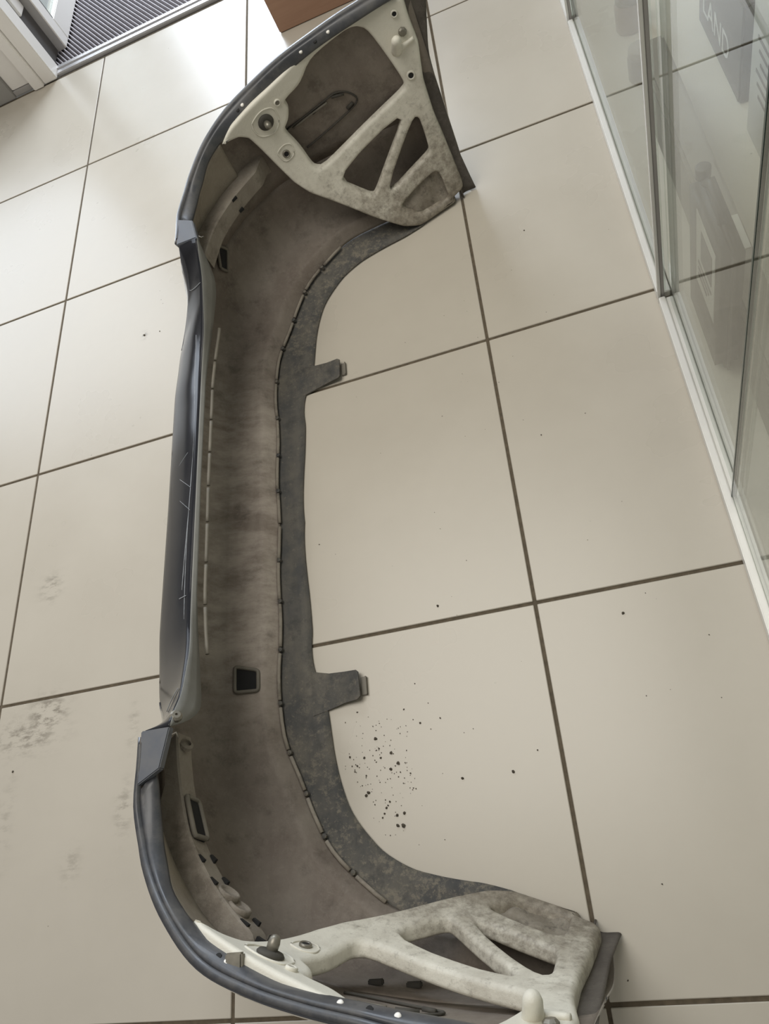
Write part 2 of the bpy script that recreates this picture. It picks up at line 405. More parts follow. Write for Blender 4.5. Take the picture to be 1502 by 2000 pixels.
Lz = tab((42.2,.378),(43.2,.370),(44.6,.364),(47,.362),(50.2,.368),(54,.388),(58,.397),(62,.411),(66,.421),(70,.431),(74,.442),(80,.450),(86,.455))
def skin_lo(th, side):            # groove up to the belly
    g, k = Gr(th), Kr(th); gz, kz = Gz(th), Kz(th)
    return [P(side, g, th, gz), P(side, lerp(g, k, .15), th, gz + .027), P(side, lerp(g, k, .30), th, gz + .032), P(side, lerp(g, k, .55), th, gz + .040), P(side, lerp(g, k, .78), th, gz + .056), P(side, lerp(g, k, .95), th, gz + .095), P(side, k, th, kz)]
def arch_x(z): return tab((0,1.236),(.05,1.228),(.10,1.222),(.2,1.22),(.3,1.222),(.38,1.240),(.47,1.268))(z)
TH_END = 88.2
ths = frange(0, TH_END, 88)
ang = [-t for t in ths[::-1]] + ths[1:]
rows = []
for a in ang:
    s = 1 if a >= 0 else -1; rows.append(catmull(skin_lo(abs(a), s), 5))
bm = grid_bm(rows)
lo = bm_obj('bumper_skin', bm, [M_inner, M_paint], bump_root, True)
# make sure normals face inside (towards +X / centre) so the thickness grows outwards
def face_in(o):
    me = o.data; c = Vector((X0 - .0, MID, .2)) - (o.parent.location if o.parent else Vector())
    f = me.polygons[len(me.polygons) // 2]
    if f.normal.dot(c - f.center) < 0: me.flip_normals()
face_in(lo); solidify(lo, .0035, -1.0, 1)
def skin_up(s, side):             # s 0..1 along the wing: belly up to the top edge
    tk = lerp(35.5, TH_END, s); tt = lerp(39.9, TH_END, s ** 1.0)
    tt = max(tt, 39.9); k = Kr(tk); t = Tr(tt)
    p0 = P(side, k, tk, Kz(tk)); p3 = P(side, t, tt, Tz(tt))
    tm = lerp(tk, tt, .5); w = max(0, 1 - s / .2); r1 = lerp(k, t, .38 + .36 * w) + .006 * (1 - w) * max(0, 1 - (tm - 40) / 30); r2 = lerp(k, t, .78 + .17 * w) + .004 * (1 - w)
    return [p0, P(side, r1, tm, lerp(Kz(tk), Tz(tt), .5)), P(side, r2, tt, lerp(Kz(tk), Tz(tt), .85)), p3]
for side in (-1, 1):
    o = bm_obj('wing_skin', grid_bm([catmull(skin_up(s, side), 5) for s in frange(0, 1, 60)]), [M_inner, M_paint], bump_root, True)
    face_in(o); solidify(o, .0035, -1.0, 1)
# bottom flange lying on the floor
def flange_rows():
    out = []
    for a in ang:
        s = 1 if a >= 0 else -1; t = abs(a)
        if t > 86: continue
        g = P(s, Gr(t) + .003, t, Gz(t) - .0035); e = P(s, Ar(t), t, .004)
        out.append([lerp(g, e, u) + Vector((0, 0, -.004 * math.sin(math.pi * u))) for u in (0, .12, .35, .65, 1)])
    return out
o = bm_obj('bottom_flange', grid_bm(flange_rows()), M_flange, bump_root, True)
solidify(o, .003, 0)
# folded bead along the joint of wall and flange, in clipped lengths
def bead(name, r_f, z_f, t0, t1, side, rad, mat):
    pts = [P(side, r_f(t), t, z_f(t)) for t in frange(t0, t1, max(3, int((t1 - t0) / 1.5)))]
    return bm_obj(name, tube_bm(pts, rad, 7), mat, bump_root, True)
M_bead = dirty_plastic('dusty_bead', (.26, .23, .19), (.34, .31, .26), .6, rough=.85)
edges = [0, 8.5, 17.5, 26.5, 34.5, 41.5, 47.5, 53, 58.5, 64]
for side in (-1, 1):
    for a, c in zip(edges, edges[1:]):
        bead('bead_strip', lambda t: Gr(t) - .001, lambda t: Gz(t) + .004, a + .5, c - .6, side, .0036, M_bead)
    for a in edges[1:-1]:
        p = P(side, Gr(a) - .003, a, Gz(a) + .004)
        bm_obj('bead_clip', lathe_bm([(.001, -.004), (.0045, -.003), (.0045, .004), (.001, .005)], p, (0, 0, 1), 8), M_flange, bump_root)
# two mounting tabs on the flange
def tab_piece(side):
    pts = [(.765, .322), (.80, .331), (.83, .334), (.858, .336), (.862, .340), (.864, .385), (.858, .390), (.83, .392), (.80, .398), (.78, .402), (.765, .405)]
    bm = bmesh.new(); out = []
    def zz(x): return .006 + .010 * max(0, (x - .80) / .06)
    top = [bm.verts.new((x, MID + side * v, zz(x))) for x, v in pts]
    bot = [bm.verts.new((x, MID + side * v, zz(x) - .0035)) for x, v in pts]
    bm.faces.new(top); bm.faces.new(bot[::-1]); n = len(pts)
    for i in range(n): bm.faces.new((top[i], bot[i], bot[(i + 1) % n], top[(i + 1) % n]))
    o = bm_obj('mounting_tab', bm, M_flange, bump_root)
    bm = box_bm(.862, .874, MID + side * .365 - .017, MID + side * .365 + .017, .001, .0045, .001)
    box_bm(.871, .874, MID + side * .365 - .017, MID + side * .365 + .017, .0045, .008, .0006, bm=bm)
    bm_obj('tab_lip', bm, M_rim, o)
tab_piece(-1); tab_piece(1)

# sill over the cut-out for the tailgate: glossy black outer face of the recess
Ep = [(0,.6605,.2575),(.20,.6605,.2575),(.28,.667,.266),(.328,.679,.282),(.38,.693,.310),(.425,.706,.339),(.455,.714,.365),(.478,.719,.379)]
Ee = [(0,.667,.252),(.21,.667,.250),(.271,.670,.250),(.333,.677,.252),(.38,.688,.262),(.423,.700,.276),(.45,.712,.308),(.468,.714,.345),(.478,.719,.376)]
Bb = [(0,.557,.194),(.251,.556,.194),(.319,.560,.194),(.392,.568,.196),(.415,.599,.230),(.44,.634,.275),(.455,.657,.312),(.468,.669,.345),(.478,.674,.372)]
epx, epz = tab(*[(a, b) for a, b, c in Ep]), tab(*[(a, c) for a, b, c in Ep])
eex, eez = tab(*[(a, b) for a, b, c in Ee]), tab(*[(a, c) for a, b, c in Ee])
bbx, bbz = tab(*[(a, b) for a, b, c in Bb]), tab(*[(a, c) for a, b, c in Bb])
def VP(x, v, z): return Vector((x, MID + v, z))
vv = frange(-.478, .478, 96)
rows = []
for v in vv:
    a = abs(v); e = VP(epx(a), v, epz(a)); q = VP(bbx(a), v, bbz(a))
    w_ = min(1, max(0, (.45 - a) / .1)); m1 = lerp(e, q, .38) + Vector((0, 0, .0042)) * w_; m2 = lerp(e, q, .74) + Vector((0, 0, .0036)) * w_
    rows.append(catmull([e, m1, m2, q], 4))
o = bm_obj('sill_face', grid_bm(rows), M_ledge, bump_root, True); solidify(o, .003, 0)
# cheek between the rising end of the sill and the wing
for side in (-1, 1):
    rows = []
    for i in range(15):
        v = lerp(.385, .478, i / 14); th = lerp(29.6, 35.5, i / 14)
        top = VP(bbx(v), side * v, bbz(v)); low = P(side, Kr(th), th, .195)
        rows.append([top, lerp(top, low, .33) + Vector((-.003, 0, 0)), lerp(top, low, .66) + Vector((-.003, 0, 0)), low])
    rows.append([q + Vector((.002, side * .006, 0)) for q in rows[-1]])
    o = bm_obj('cut_cheek', grid_bm(rows), M_paint, bump_root, True); solidify(o, .002, 0)
# thin inner flange of the cut-out, widening to a crescent at both ends
o = bm_obj('sill_flange', grid_bm([[lerp(VP(epx(abs(v)), v, epz(abs(v))), VP(eex(abs(v)), v, eez(abs(v))), u) for u in (0, .33, .66, 1)] for v in vv]), M_lipflange, bump_root, True)
solidify(o, .002, 0)
# step grooves pressed into the sill next to its edge
for u, v0, v1 in ((.07, -.33, .30), (.14, -.27, .33), (.20, -.21, .34)):
    pts = []
    for v in frange(v0, v1, 40):
        a = abs(v); e = VP(epx(a), v, epz(a)); q = VP(bbx(a), v, bbz(a)); uu = u * (1.0 + .35 * math.sin(v * 9 + u * 20))
        pts.append(lerp(e, q, uu) + Vector((0, 0, .0052 * math.sin(min(1, uu / .45) * math.pi / 2))))
    bm_obj('step_groove', tube_bm(pts, .0011, 5), M_scratch, bump_root, True)
# ribbed ridge just inside the cut-out
cuts = [-.335, -.245, -.165, -.085, -.01, .065, .14, .215, .285, .365]
for a, c in zip(cuts, cuts[1:]):
    pts = [VP(eex(abs(v)) + .0085, v, eez(abs(v)) - .012) for v in frange(a + .002, c - .004, 6)]
    bm_obj('ridge_strip', tube_bm(pts, .0036, 6), M_rim, bump_root, True)
# fine scratches and a pale seam across the sill
def sill_pt(v, u):
    a = abs(v); e = VP(epx(a), v, epz(a)); q = VP(bbx(a), v, bbz(a)); return lerp(e, q, u) + Vector((0, 0, .0062 * math.sin(math.pi * min(1, u * .8 + .15))))
for (v0, u0, v1, u1, r) in ((.412, .05, .442, .85, .0009), (.075, .3, .06, .8, .0006), (.03, .55, -.01, .15, .0006), (-.02, .5, -.06, .12, .0005), (-.225, .32, -.227, .12, .0012), (-.405, .15, -.43, .7, .001)):
    bm_obj('scratch', tube_bm([sill_pt(lerp(v0, v1, t), lerp(u0, u1, t)) for t in frange(0, 1, 8)], r * .7, 5), M_scratch, bump_root, True)

# painted lip along the top of both wings: rim, groove, band, and brown wall below it
for side in (-1, 1):
    t_list = frange(40.6, 86.5, 70)
    rim, band, wallr = [], [], []
    for t in t_list:
        r, z = Tr(t), Tz(t); tl = max(t, 42.4); lr, lz = Lr(tl), Lz(tl)
        lr = min(lr, r - .014)
        rim.append([P(side, r + .002, t, z - .004), P(side, r + .001, t, z + .0025), P(side, r - .0055, t, z + .0025), P(side, r - .0075, t, z - .0035)])
        if t > 43.4:
            band.append([P(side, r - .0075, t, z - .0035), P(side, r - .0105, t, z - .0045), lerp(P(side, r - .0105, t, z - .0045), P(side, lr, t, lz), .3) + Vector((0, 0, .003)), lerp(P(side, r - .0105, t, z - .0045), P(side, lr, t, lz), .8) + Vector((0, 0, .002)), P(side, lr, t, lz), P(side, lr, t, lz - .004)])
            if t <= 56.5: wallr.append([P(side, lr + .0005, t, lz - .002), P(side, lerp(lr, Kr(t) - .010, .55) + .002, t, lerp(lz, .283, .5)), P(side, Kr(t) - .010, t, .283)])
    bm_obj('lip_rim', grid_bm(rim), M_lip, bump_root, True)
    o = bm_obj('lip_band', grid_bm(band), M_lip, bump_root, True); solidify(o, .002, 0)
    o = bm_obj('lip_wall', grid_bm([catmull(w, 4) for w in wallr if True]), M_wall, bump_root, True); solidify(o, .002, 0)
    # flat end of the lip, blue grey
    a0, a1 = VP(.671, side * .4785, .377), VP(.7185, side * .4785, .377)
    b0, b1 = P(side, .800, 43.6, .377), P(side, .762, 44.4, .377)
    bm = bmesh.new()
    top = [bm.verts.new(q + Vector((0, 0, .002))) for q in (a0, b0, b1, a1)]
    low = [bm.verts.new(q + Vector((0, 0, -.010))) for q in (a0, b0, b1, a1)]
    bm.faces.new(top); bm.faces.new(low[::-1])
    for i in range(4): bm.faces.new((top[i], low[i], low[(i + 1) % 4], top[(i + 1) % 4]))
    bmesh.ops.bevel(bm, geom=list(bm.edges), offset=.0015, segments=2, affect='EDGES')
    bm_obj('lip_end', bm, M_endcap, bump_root)
    # torn clip hanging at the inner corner of the lip end
    c = P(side, .722, 42.6, .372)
    bm_obj('clip', tube_bm([c + Vector(q) for q in ((0, 0, 0), (.004, -side * .003, -.003), (.006, side * .004, -.008))], .0013, 6), M_rim, bump_root, True)
    # guide channel under the lip wall with its pockets
    ri_t = tab((38, .088), (41, .076), (45, .061), (48, .051), (54, .045), (61, .034))
    ri = lambda t: Kr(t) - ri_t(t)
    bm = bmesh.new(); pr = []
    for t in frange(38.6 if side < 0 else 43.0, 61, 38):
        k = Kr(t) - .004; r = lerp(ri(t), k - .004, max(0, (t - 58.5) / 2.5)); k = min(k, r + lerp(.026, .07, min(1, max(0, (t - 42) / 3))))
        pr.append([P(side, k, t, .291), P(side, r + .003, t, .287), P(side, r, t, .284), P(side, r + .003, t, .247), P(side, r + .006, t, .244), P(side, k, t, .238)])
    for i, j in ((0, 1), (1, 2), (2, 3), (3, 4), (4, 5)): grid_bm([[q[i], q[j]] for q in pr], bm=bm)
    bm.faces.new([bm.verts.new(q) for q in pr[0]])
    bm_obj('guide_channel', bm, M_channel, bump_root, True)
    for t in ((50.2, 52.6, 57.4, 59.6) if side < 0 else (53.4,)):
        for zc, w in ((.2815, 1.0), (.2495, .8)):
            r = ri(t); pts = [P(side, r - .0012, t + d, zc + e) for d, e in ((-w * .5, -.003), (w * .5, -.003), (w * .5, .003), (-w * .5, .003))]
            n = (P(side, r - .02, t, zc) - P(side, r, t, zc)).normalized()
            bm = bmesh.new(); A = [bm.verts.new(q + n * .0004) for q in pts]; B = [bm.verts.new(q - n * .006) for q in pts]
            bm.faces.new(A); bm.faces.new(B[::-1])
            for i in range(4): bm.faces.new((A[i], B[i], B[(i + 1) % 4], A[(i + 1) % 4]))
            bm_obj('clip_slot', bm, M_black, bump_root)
    for t, w in (((54.0, 1.3), (55.7, 1.0)) if side < 0 else ()):
        r = ri(t); c = P(side, r, t, .264); n = (P(side, r - .1, t, .264) - c).normalized()
        bm_obj('sensor_cup', lathe_bm([(.018, -.006), (.018, .002), (.016, .004), (.013, .004), (.012, .001), (.002, .001)], c, n, 18), M_channel, bump_root, True)

# rectangular openings: a raised rim round a solid black fill painted for the hole's shade
def hole(corners, nrm, depth=.008):
    nrm = Vector(nrm).normalized(); c = sum(corners, Vector()) / len(corners)
    ring = []
    pts = []
    n = len(corners)
    for i in range(n):                              # rounded corners
        p, q, s_ = corners[i - 1], corners[i], corners[(i + 1) % n]
        for u in (.72, .86, .95): pts.append(lerp(p, q, u) * (1 if u < .9 else 1))
        for u in (.05, .14, .28): pts.append(lerp(q, s_, u))
    k = len(pts); sm = [(pts[i - 1] + pts[i] * 2 + pts[(i + 1) % k]) / 4 for i in range(k)]
    o = bm_obj('opening_rim', tube_bm([p + nrm * .003 for p in sm], .0038, 7, closed=True), M_rim, bump_root, True)
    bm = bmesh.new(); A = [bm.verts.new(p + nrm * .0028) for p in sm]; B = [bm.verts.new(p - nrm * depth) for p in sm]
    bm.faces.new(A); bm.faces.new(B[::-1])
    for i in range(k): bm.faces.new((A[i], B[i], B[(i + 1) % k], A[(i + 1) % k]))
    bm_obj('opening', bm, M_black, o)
# opening in the near guide channel
cs = [P(-1, ri(t) - .001, t, z) for t, z in ((44.6, .281), (48.2, .281), (48.5, .250), (45.0, .250))]
hole(cs, P(-1, 0.3, 46, .27) - P(-1, .8, 46, .27))
def skin_at(side, th, u):
    c = catmull(skin_lo(th, side), 10); x = u * (len(c) - 1); i = min(int(x), len(c) - 2); return lerp(c[i], c[i + 1], x - i)
def skin_patch(side, pts): return [skin_at(side, t, u) for t, u in pts]
def inward(side, th, u):
    a = skin_at(side, th, u); d1 = skin_at(side, th + .5, u) - a; d2 = skin_at(side, th, min(1, u + .03)) - a
    n = d1.cross(d2).normalized()
    if n.dot(Vector((X0, MID, .6)) - a) < 0: n = -n
    return n
NEAR_HOLE = skin_patch(-1, [(25.8, .50), (28.4, .25), (31.3, .25), (29.4, .50)])
hole(NEAR_HOLE, inward(-1, 28.7, .38))
FAR_HOLE = [P(1, Kr(t) - .004, t, z) for t, z in ((47.3, .222), (48.3, .190), (45.9, .158), (45.3, .182))]
hole(FAR_HOLE, inward(1, 47, .95))

# wheel-arch flange closing the end of each wing
arch_v = tab((0,.785),(.1,.815),(.2,.838),(.3,.850),(.43,.862),(.47,.862))
brk_x = tab((0,1.214),(.03,1.213),(.141,1.205),(.204,1.199),(.275,1.200),(.35,1.213),(.47,1.216))
def flange_strip(side, d):
    rows = []
    for i in range(31):
        z = lerp(.004, .462, i / 30)
        e = Vector((arch_x(z), MID + side * arch_v(z), z)); xb = brk_x(z) - .008
        inn = Vector((xb, MID + side * (bv(xb, min(z, .44)) + .004), z))
        o_ = Vector((e.x - .012, e.y + side * .003, z))
        rows.append([o_, e, lerp(e, inn, .12) + Vector((.002, 0, 0)), lerp(e, inn, .45) + Vector((-.010, side * .006, 0)), lerp(e, inn, .8) + Vector((-.010, side * .006, 0)), inn])
    return rows
BC = (0.6749, 0.4029, 0.6561, 0.0231, -1.2592, -0.7999, -1.6197, 2.3761)
def bv(X, z):
    x = X - 1.0
    return BC[0] + BC[1]*x + BC[2]*z + BC[3]*x*x + BC[4]*x*z + BC[5]*z*z + BC[6]*x*x*z + BC[7]*x*z*z
for side in (-1, 1):
    o = bm_obj('arch_flange', grid_bm([catmull(r, 3) for r in flange_strip(side, 0)]), M_arch, bump_root, True); solidify(o, .003, 0)

# ------------------------------------------------------------------ white side brackets
BC = (0.6749, 0.4029, 0.6561, 0.0231, -1.2592, -0.7999, -1.6197, 2.3761)
def bv(X, z):
    x = X - 1.0
    return BC[0] + BC[1]*x + BC[2]*z + BC[3]*x*x + BC[4]*x*z + BC[5]*z*z + BC[6]*x*x*z + BC[7]*x*z*z
OUT = [(.770,.385),(.807,.374),(.822,.358),(.831,.321),(.844,.271),(.860,.223),(.883,.185),(.941,.129),(.996,.075),(1.054,.025),(1.092,.006),(1.187,.006),(1.183,.018),(1.206,.023),(1.213,.03),(1.204,.141),(1.198,.204),(1.199,.275),(1.206,.315),(1.213,.35),(1.210,.40),(1.212,.445),(1.12,.458),(1.012,.446),(.992,.442),(.906,.422),(.86,.416),(.805,.404)]
WIN = [(1.109,.431),(1.126,.416),(1.161,.289),(1.151,.275),(.934,.213),(.913,.225),(.904,.277),(.889,.326),(.909,.341),(.919,.36),(.917,.38),(.961,.39),(1.001,.424),(1.089,.436)]
TR1 = [(1.154,.243),(.944,.181),(1.010,.113),(1.021,.115)]
TR2 = [(1.153,.216),(1.166,.211),(1.165,.138),(1.154,.13),(1.032,.092)]
PAN = [(1.165,.096),(1.172,.068),(1.172,.044),(1.174,.028),(1.170,.023),(1.106,.023),(1.070,.052),(1.064,.067)]
def chaikin(p, n=2, k=.22):
    for _ in range(n):
        q = []
        for i in range(len(p)):
            a, c = p[i], p[(i + 1) % len(p)]
            q += [(lerp(a[0], c[0], k), lerp(a[1], c[1], k)), (lerp(a[0], c[0], 1 - k), lerp(a[1], c[1], 1 - k))]
        p = q
    return p
def bracket_mesh(side):
    cu = bpy.data.curves.new('bracket_outline', 'CURVE'); cu.dimensions = '2D'; cu.fill_mode = 'BOTH'
    cu.extrude = .0045; cu.bevel_depth = .0075; cu.bevel_resolution = 3; cu.offset = -.0075
    for pl in (OUT, WIN, TR1, TR2, PAN):
        pl = chaikin(chaikin(pl, 1, .10 if pl is OUT else .18), 1, .25)
        sp = cu.splines.new('POLY'); sp.points.add(len(pl) - 1); sp.use_cyclic_u = True
        for pt, (x, z) in zip(sp.points, pl): pt.co = (x, z, 0, 1)
    o = bpy.data.objects.new('tmp', cu); COL.objects.link(o)
    dg = bpy.context.evaluated_depsgraph_get(); me = bpy.data.meshes.new_from_object(o.evaluated_get(dg))
    bpy.data.objects.remove(o); bpy.data.curves.remove(cu)
    bm = bmesh.new(); bm.from_mesh(me); bpy.data.meshes.remove(me)
    bmesh.ops.remove_doubles(bm, verts=bm.verts, dist=1e-5)
    bmesh.ops.triangulate(bm, faces=bm.faces)
    for _ in range(3):
        le = [e for e in bm.edges if e.calc_length() > .03]
        if not le: break
        bmesh.ops.subdivide_edges(bm, edges=le, cuts=1); bmesh.ops.triangulate(bm, faces=bm.faces)
    for v in bm.verts:
        x, z, t = v.co
        v.co = (x, MID + side * (bv(x, z) + .012 + t), max(z, .003))
    return bm
def on_b(side, X, z, d=0.0):
    """point on the bracket's face, lifted d towards the middle of the car"""
    return Vector((X, MID + side * (bv(X, z) - d), z))
def b_nrm(side, X, z):
    n = (on_b(side, X + .01, z) - on_b(side, X, z)).cross(on_b(side, X, z + .01) - on_b(side, X, z)).normalized()
    return n if n.y * side < 0 else -n
for side in (-1, 1):
    br = bm_obj('side_bracket', bracket_mesh(side), M_bracket, bump_root)
    m = br.modifiers.new('wn', 'WEIGHTED_NORMAL'); m.keep_sharp = True
    for p in br.data.polygons: p.use_smooth = True
    # muddy web closing the lowest bay
    pl = [(lerp(1.115, x, 1.06), lerp(.05, z, 1.06)) for x, z in chaikin(PAN, 1)]
    bm = bmesh.new(); c = [bm.verts.new((x, MID + side * (bv(x, z) + .016), max(z, .004))) for x, z in pl]
    f = bm.faces.new(c); bmesh.ops.triangulate(bm, faces=[f]); bmesh.ops.subdivide_edges(bm, edges=bm.edges, cuts=3, use_grid_fill=True)
    for v in bm.verts:
        v.co.y -= side * .009 * max(0, math.sin(v.co.x * 95 + 1) * math.sin(v.co.z * 80 + v.co.x * 30))
    bm_obj('mud_web', bm, M_mudpanel, br, True)
    # stud on a rubber washer
    n = b_nrm(side, .868, .367); c = on_b(side, .868, .367)
    bm_obj('washer', lathe_bm([(.004, -.002), (.0165, -.002), (.0175, .002), (.015, .005), (.009, .006), (.004, .006)], c, n, 22), M_rubber, br, True)
    bm_obj('stud', lathe_bm([(.007, .004), (.0075, .014), (.0065, .019), (.004, .022), (.001, .023)], c, n, 16), M_stud, br, True)
    # raised pad around the stud
    pad = [(.868 + dx_, .367 + dz_) for dx_, dz_ in ((-.030, .014), (-.026, -.020), (.004, -.033), (.026, -.016), (.028, .018), (.002, .028))]
    bm_obj('pad_rim', tube_bm([on_b(side, x, z, .0005) for x, z in chaikin(pad, 2)], .0016, 6, closed=True), M_bracket, br, True)
    # eyelets and screws
    for (X, z, r, dark) in ((.874, .285, .0085, 1), (.906, .388, .0075, 0), (1.186, .423, .0075, 1), (1.178, .300, .0095, 1)):
        if X == 1.178 and side < 0: continue
        n = b_nrm(side, X, z); c = on_b(side, X, z)
        e = bm_obj('eyelet', lathe_bm([(r, -.001), (r, .003), (r * .8, .0045), (r * .6, .003), (r * .55, -.001)], c, n, 18), M_stud if X < .9 else M_bracket, br, True)
        bm_obj('eyelet_hole', lathe_bm([(r * .58, .0), (r * .58, .0032), (.0008, .0033)], c, n, 16), M_black if dark else M_rim, e)
    n = b_nrm(side, 1.19, .385); c = on_b(side, 1.19, .385)
    bm_obj('screw', lathe_bm([(.009, 0), (.009, .003), (.006, .006), (.001, .0065)], c, n, 8), M_stud, br)
    pr = [(.874 + dx_, .285 + dz_) for dx_, dz_ in ((-.018, .012), (-.010, -.016), (.016, -.012), (.020, .012), (.004, .020))]
    bm_obj('pad_rim', tube_bm([on_b(side, x, z, .0005) for x, z in chaikin(pr, 2)], .0015, 6, closed=True), M_bracket, br, True)
    # upright nub at the rear top corner of the bracket
    c = on_b(side, 1.167, .357, -.004); n = Vector((.22, -side * .6, .77)).normalized()
    bm_obj('locating_nub', lathe_bm([(.0135, -.004), (.0125, .004), (.0110, .020), (.0105, .034), (.0085, .041), (.004, .0445), (.001, .045)], c, n, 14), M_bracket, br, True)
    bm_obj('rear_rib', tube_bm([on_b(side, lerp(1.172, 1.207, u), lerp(.357, .366, u), .002) for u in frange(0, 1, 6)], lambda u: .006 - .002 * u, 8), M_bracket, br, True)
    # pale rivets and dark holes along the lip band
    for th_, k in ((61.0, 'h'), (61.9, 'r'), (72.2, 'r'), (74.5, 'h'), (76.6, 'r')):
        r_ = lerp(Tr(th_) - .0105, Lr(th_), .55); z_ = lerp(Tz(th_) - .0045, Lz(th_), .55) + .0025
        c = P(side, r_, th_, z_); n = Vector((0, -side * .5, .86))
        if k == 'r': bm_obj('rivet', lathe_bm([(.0040, -.002), (.0040, .001), (.0025, .002), (.0005, .0022)], c, n, 12), M_rivet, bump_root, True)
        else: bm_obj('rivet_hole', lathe_bm([(.0042, -.002), (.0042, .0012), (.0006, .0013)], c, n, 12), M_black, bump_root)
    # embossed outline of the side reflector, behind the bracket
    U = [(.887, -1.319, .305), (.941, -1.309, .313), (.996, -1.301, .324), (1.015, -1.298, .326), (1.035, -1.294, .317), (1.049, -1.292, .301), (1.050, -1.292, .288), (1.030, -1.294, .276), (.979, -1.301, .260), (.928, -1.309, .247), (.906, -1.312, .242)]
    def sk(x, y, z): return Vector((x, MID + side * (y - MID - .002), z))
    bm_obj('reflector_outline', tube_bm(catmull([sk(*q) for q in U], 4), .0018, 6), M_rubber, bump_root, True)
    I = [(.900, -1.316, .300), (.948, -1.308, .309), (.990, -1.302, .316)]
    bm_obj('reflector_bar', tube_bm(catmull([sk(*q) for q in I], 4), .0026, 6), M_rim, bump_root, True)
    for q0, q1 in (((1.003, -1.300, .322), (1.030, -1.296, .316)), ((1.023, -1.295, .281), (1.040, -1.293, .288)), ((.951, -1.307, .309), (.966, -1.304, .312))):
        bm_obj('reflector_clip', tube_bm([sk(*q0), sk(*q1)], .0034, 6), M_rubber, bump_root, True)
for x, y, z in ((.911, -2.949, .143), (.960, -2.956, .124)):
    bm_obj('skin_clip', box_bm(x - .011, x + .011, y, y + .008, z - .004, z + .004, .0015), M_rubber, bump_root)

# metal spring clip on the near lip, and two screws near the sill
c = P(-1, lerp(Tr(62.6), Lr(62.6), .85), 62.6, Lz(62.6) + .006)
bm = box_bm(c.x - .012, c.x + .010, c.y - .010, c.y + .012, c.z - .006, c.z + .004, .002); bm_obj('spring_clip', bm, M_stud, bump_root)
bm_obj('screw', lathe_bm([(.009, -.002), (.009, .003), (.006, .006), (.002, .006), (.0018, .003)], VP(.7165, -.4615, .362), (.62, .35, .70), 12), M_stud, bump_root)
bm_obj('screw', lathe_bm([(.012, -.002), (.012, .003), (.007, .005), (.0065, .001), (.001, .001)], P(-1, ri(39.7) - .002, 39.7, .268), (.75, .6, .3), 14), M_channel, bump_root)

# ------------------------------------------------------------------ glass showcase on the right
sc = empty('glass_showcase', (1.8, -2.1, 0), 'low glass display case with white aluminium frame along the right side', 'display case')
M_frame = simple('white_aluminium', (.74, .735, .70), .32, .15, var=.03, scale=12)
XF = 1.545
for y0, y1 in ((-3.6, -1.842), (-1.828, -0.905), (-0.885, -0.25)):
    r = box('bottom_rail', XF, XF + .012, y0, y1, .001, .024, M_frame, sc, .0015)
    box('rail_track', XF + .013, XF + .026, y0, y1, .001, .018, M_frame, r, .0015)
for y in (-1.835, -0.895):
    box('corner_post', XF, XF + .0055, y - .004, y + .005, .001, .93, M_frame, sc, .001)
    box('post_back', XF + .006, XF + .0125, y - .003, y + .004, .001, .93, M_pvcgrey, sc, .001)
    box('post_foot', XF + .002, XF + .022, y - .030, y - .008, .002, .012, M_gasket, sc, .001)
box('top_rail', XF, XF + .026, -3.6, -0.25, .93, .955, M_frame, sc, .002)
box('base_board', XF + .028, 2.12, -3.6, -0.25, .004, .026, M_laminate, sc, .001)
box('back_panel', 2.12, 2.135, -3.6, -0.25, .001, .955, M_laminate, sc, .001)
box('top_glass', XF + .027, 2.119, -3.6, -0.25, .945, .953, M_glass, sc, 0)
box('glass_pane', XF + .014, XF + .018, -0.888, -0.26, .019, .93, M_glass, sc, 0)
box('glass_pane', XF + .014, XF + .018, -1.826, -0.902, .019, .93, M_glass, sc, 0)
box('glass_pane', XF + .020, XF + .024, -2.32, -1.846, .019, .93, M_glass, sc, 0)
slid = box('sliding_pane', XF + .012, XF + .016, -3.58, -2.293, .021, .93, M_glass, sc, 0)
box('pane_edge', XF + .0115, XF + .0165, -2.2925, -2.288, .021, .93, M_glassedge, slid, .0004)
box('pane_bevel', XF + .0168, XF + .0182, -2.2955, -2.2925, .021, .93, M_glassgrind, slid, 0)

# goods inside the showcase
cs_ = empty('plastic_case', (1.66, -1.60, .027), 'long grey plastic case lying behind the glass of the display case', 'case')
box('case_body', 1.640, 1.688, -2.36, -1.30, .027, .150, M_case, cs_, .006)
box('case_lid', 1.638, 1.690, -2.362, -1.298, .1505, .172, M_case, cs_, .006)
lb = box('case_sticker', 1.640, 1.686, -1.915, -1.835, .1722, .1735, M_label, cs_, 0)
for i in range(3): box('print_line', 1.648 + i * .012, 1.651 + i * .012, -1.908, -1.842, .1736, .1741, M_ink, lb, 0)
cn = empty('canister', (1.615, -1.95, .027), 'dark canister with a pale label just behind the glass', 'canister')
bm = box_bm(1.596, 1.634, -2.06, -1.862, .027, .335, .017, 4)
bm_obj('canister_body', bm, M_can, cn, True)
bm_obj('handle', tube_bm([(1.615, -1.99, .331), (1.615, -1.985, .353), (1.615, -1.93, .357), (1.615, -1.90, .331)], .007, 8), M_can, cn, True)
bm_obj('cap', lathe_bm([(.012, 0), (.012, .018), (.010, .02)], (1.615, -1.885, .331), (0, 0, 1), 14), M_jargrey, cn, True)
lab = box('paper_label', 1.5948, 1.5958, -2.03, -1.925, .15, .31, M_label, cn, 0)
box('print_panel', 1.5938, 1.5947, -2.015, -1.955, .225, .29, M_ink, lab, 0)
for i in range(3): box('print_line', 1.5938, 1.5947, -2.015 + .012 * i, -1.94, .205 - .015 * i, .211 - .015 * i, M_ink, lab, 0)
ct = empty('dark_carton', (1.88, -1.26, .027), 'dark carton with white lettering at the back of the display case', 'carton')
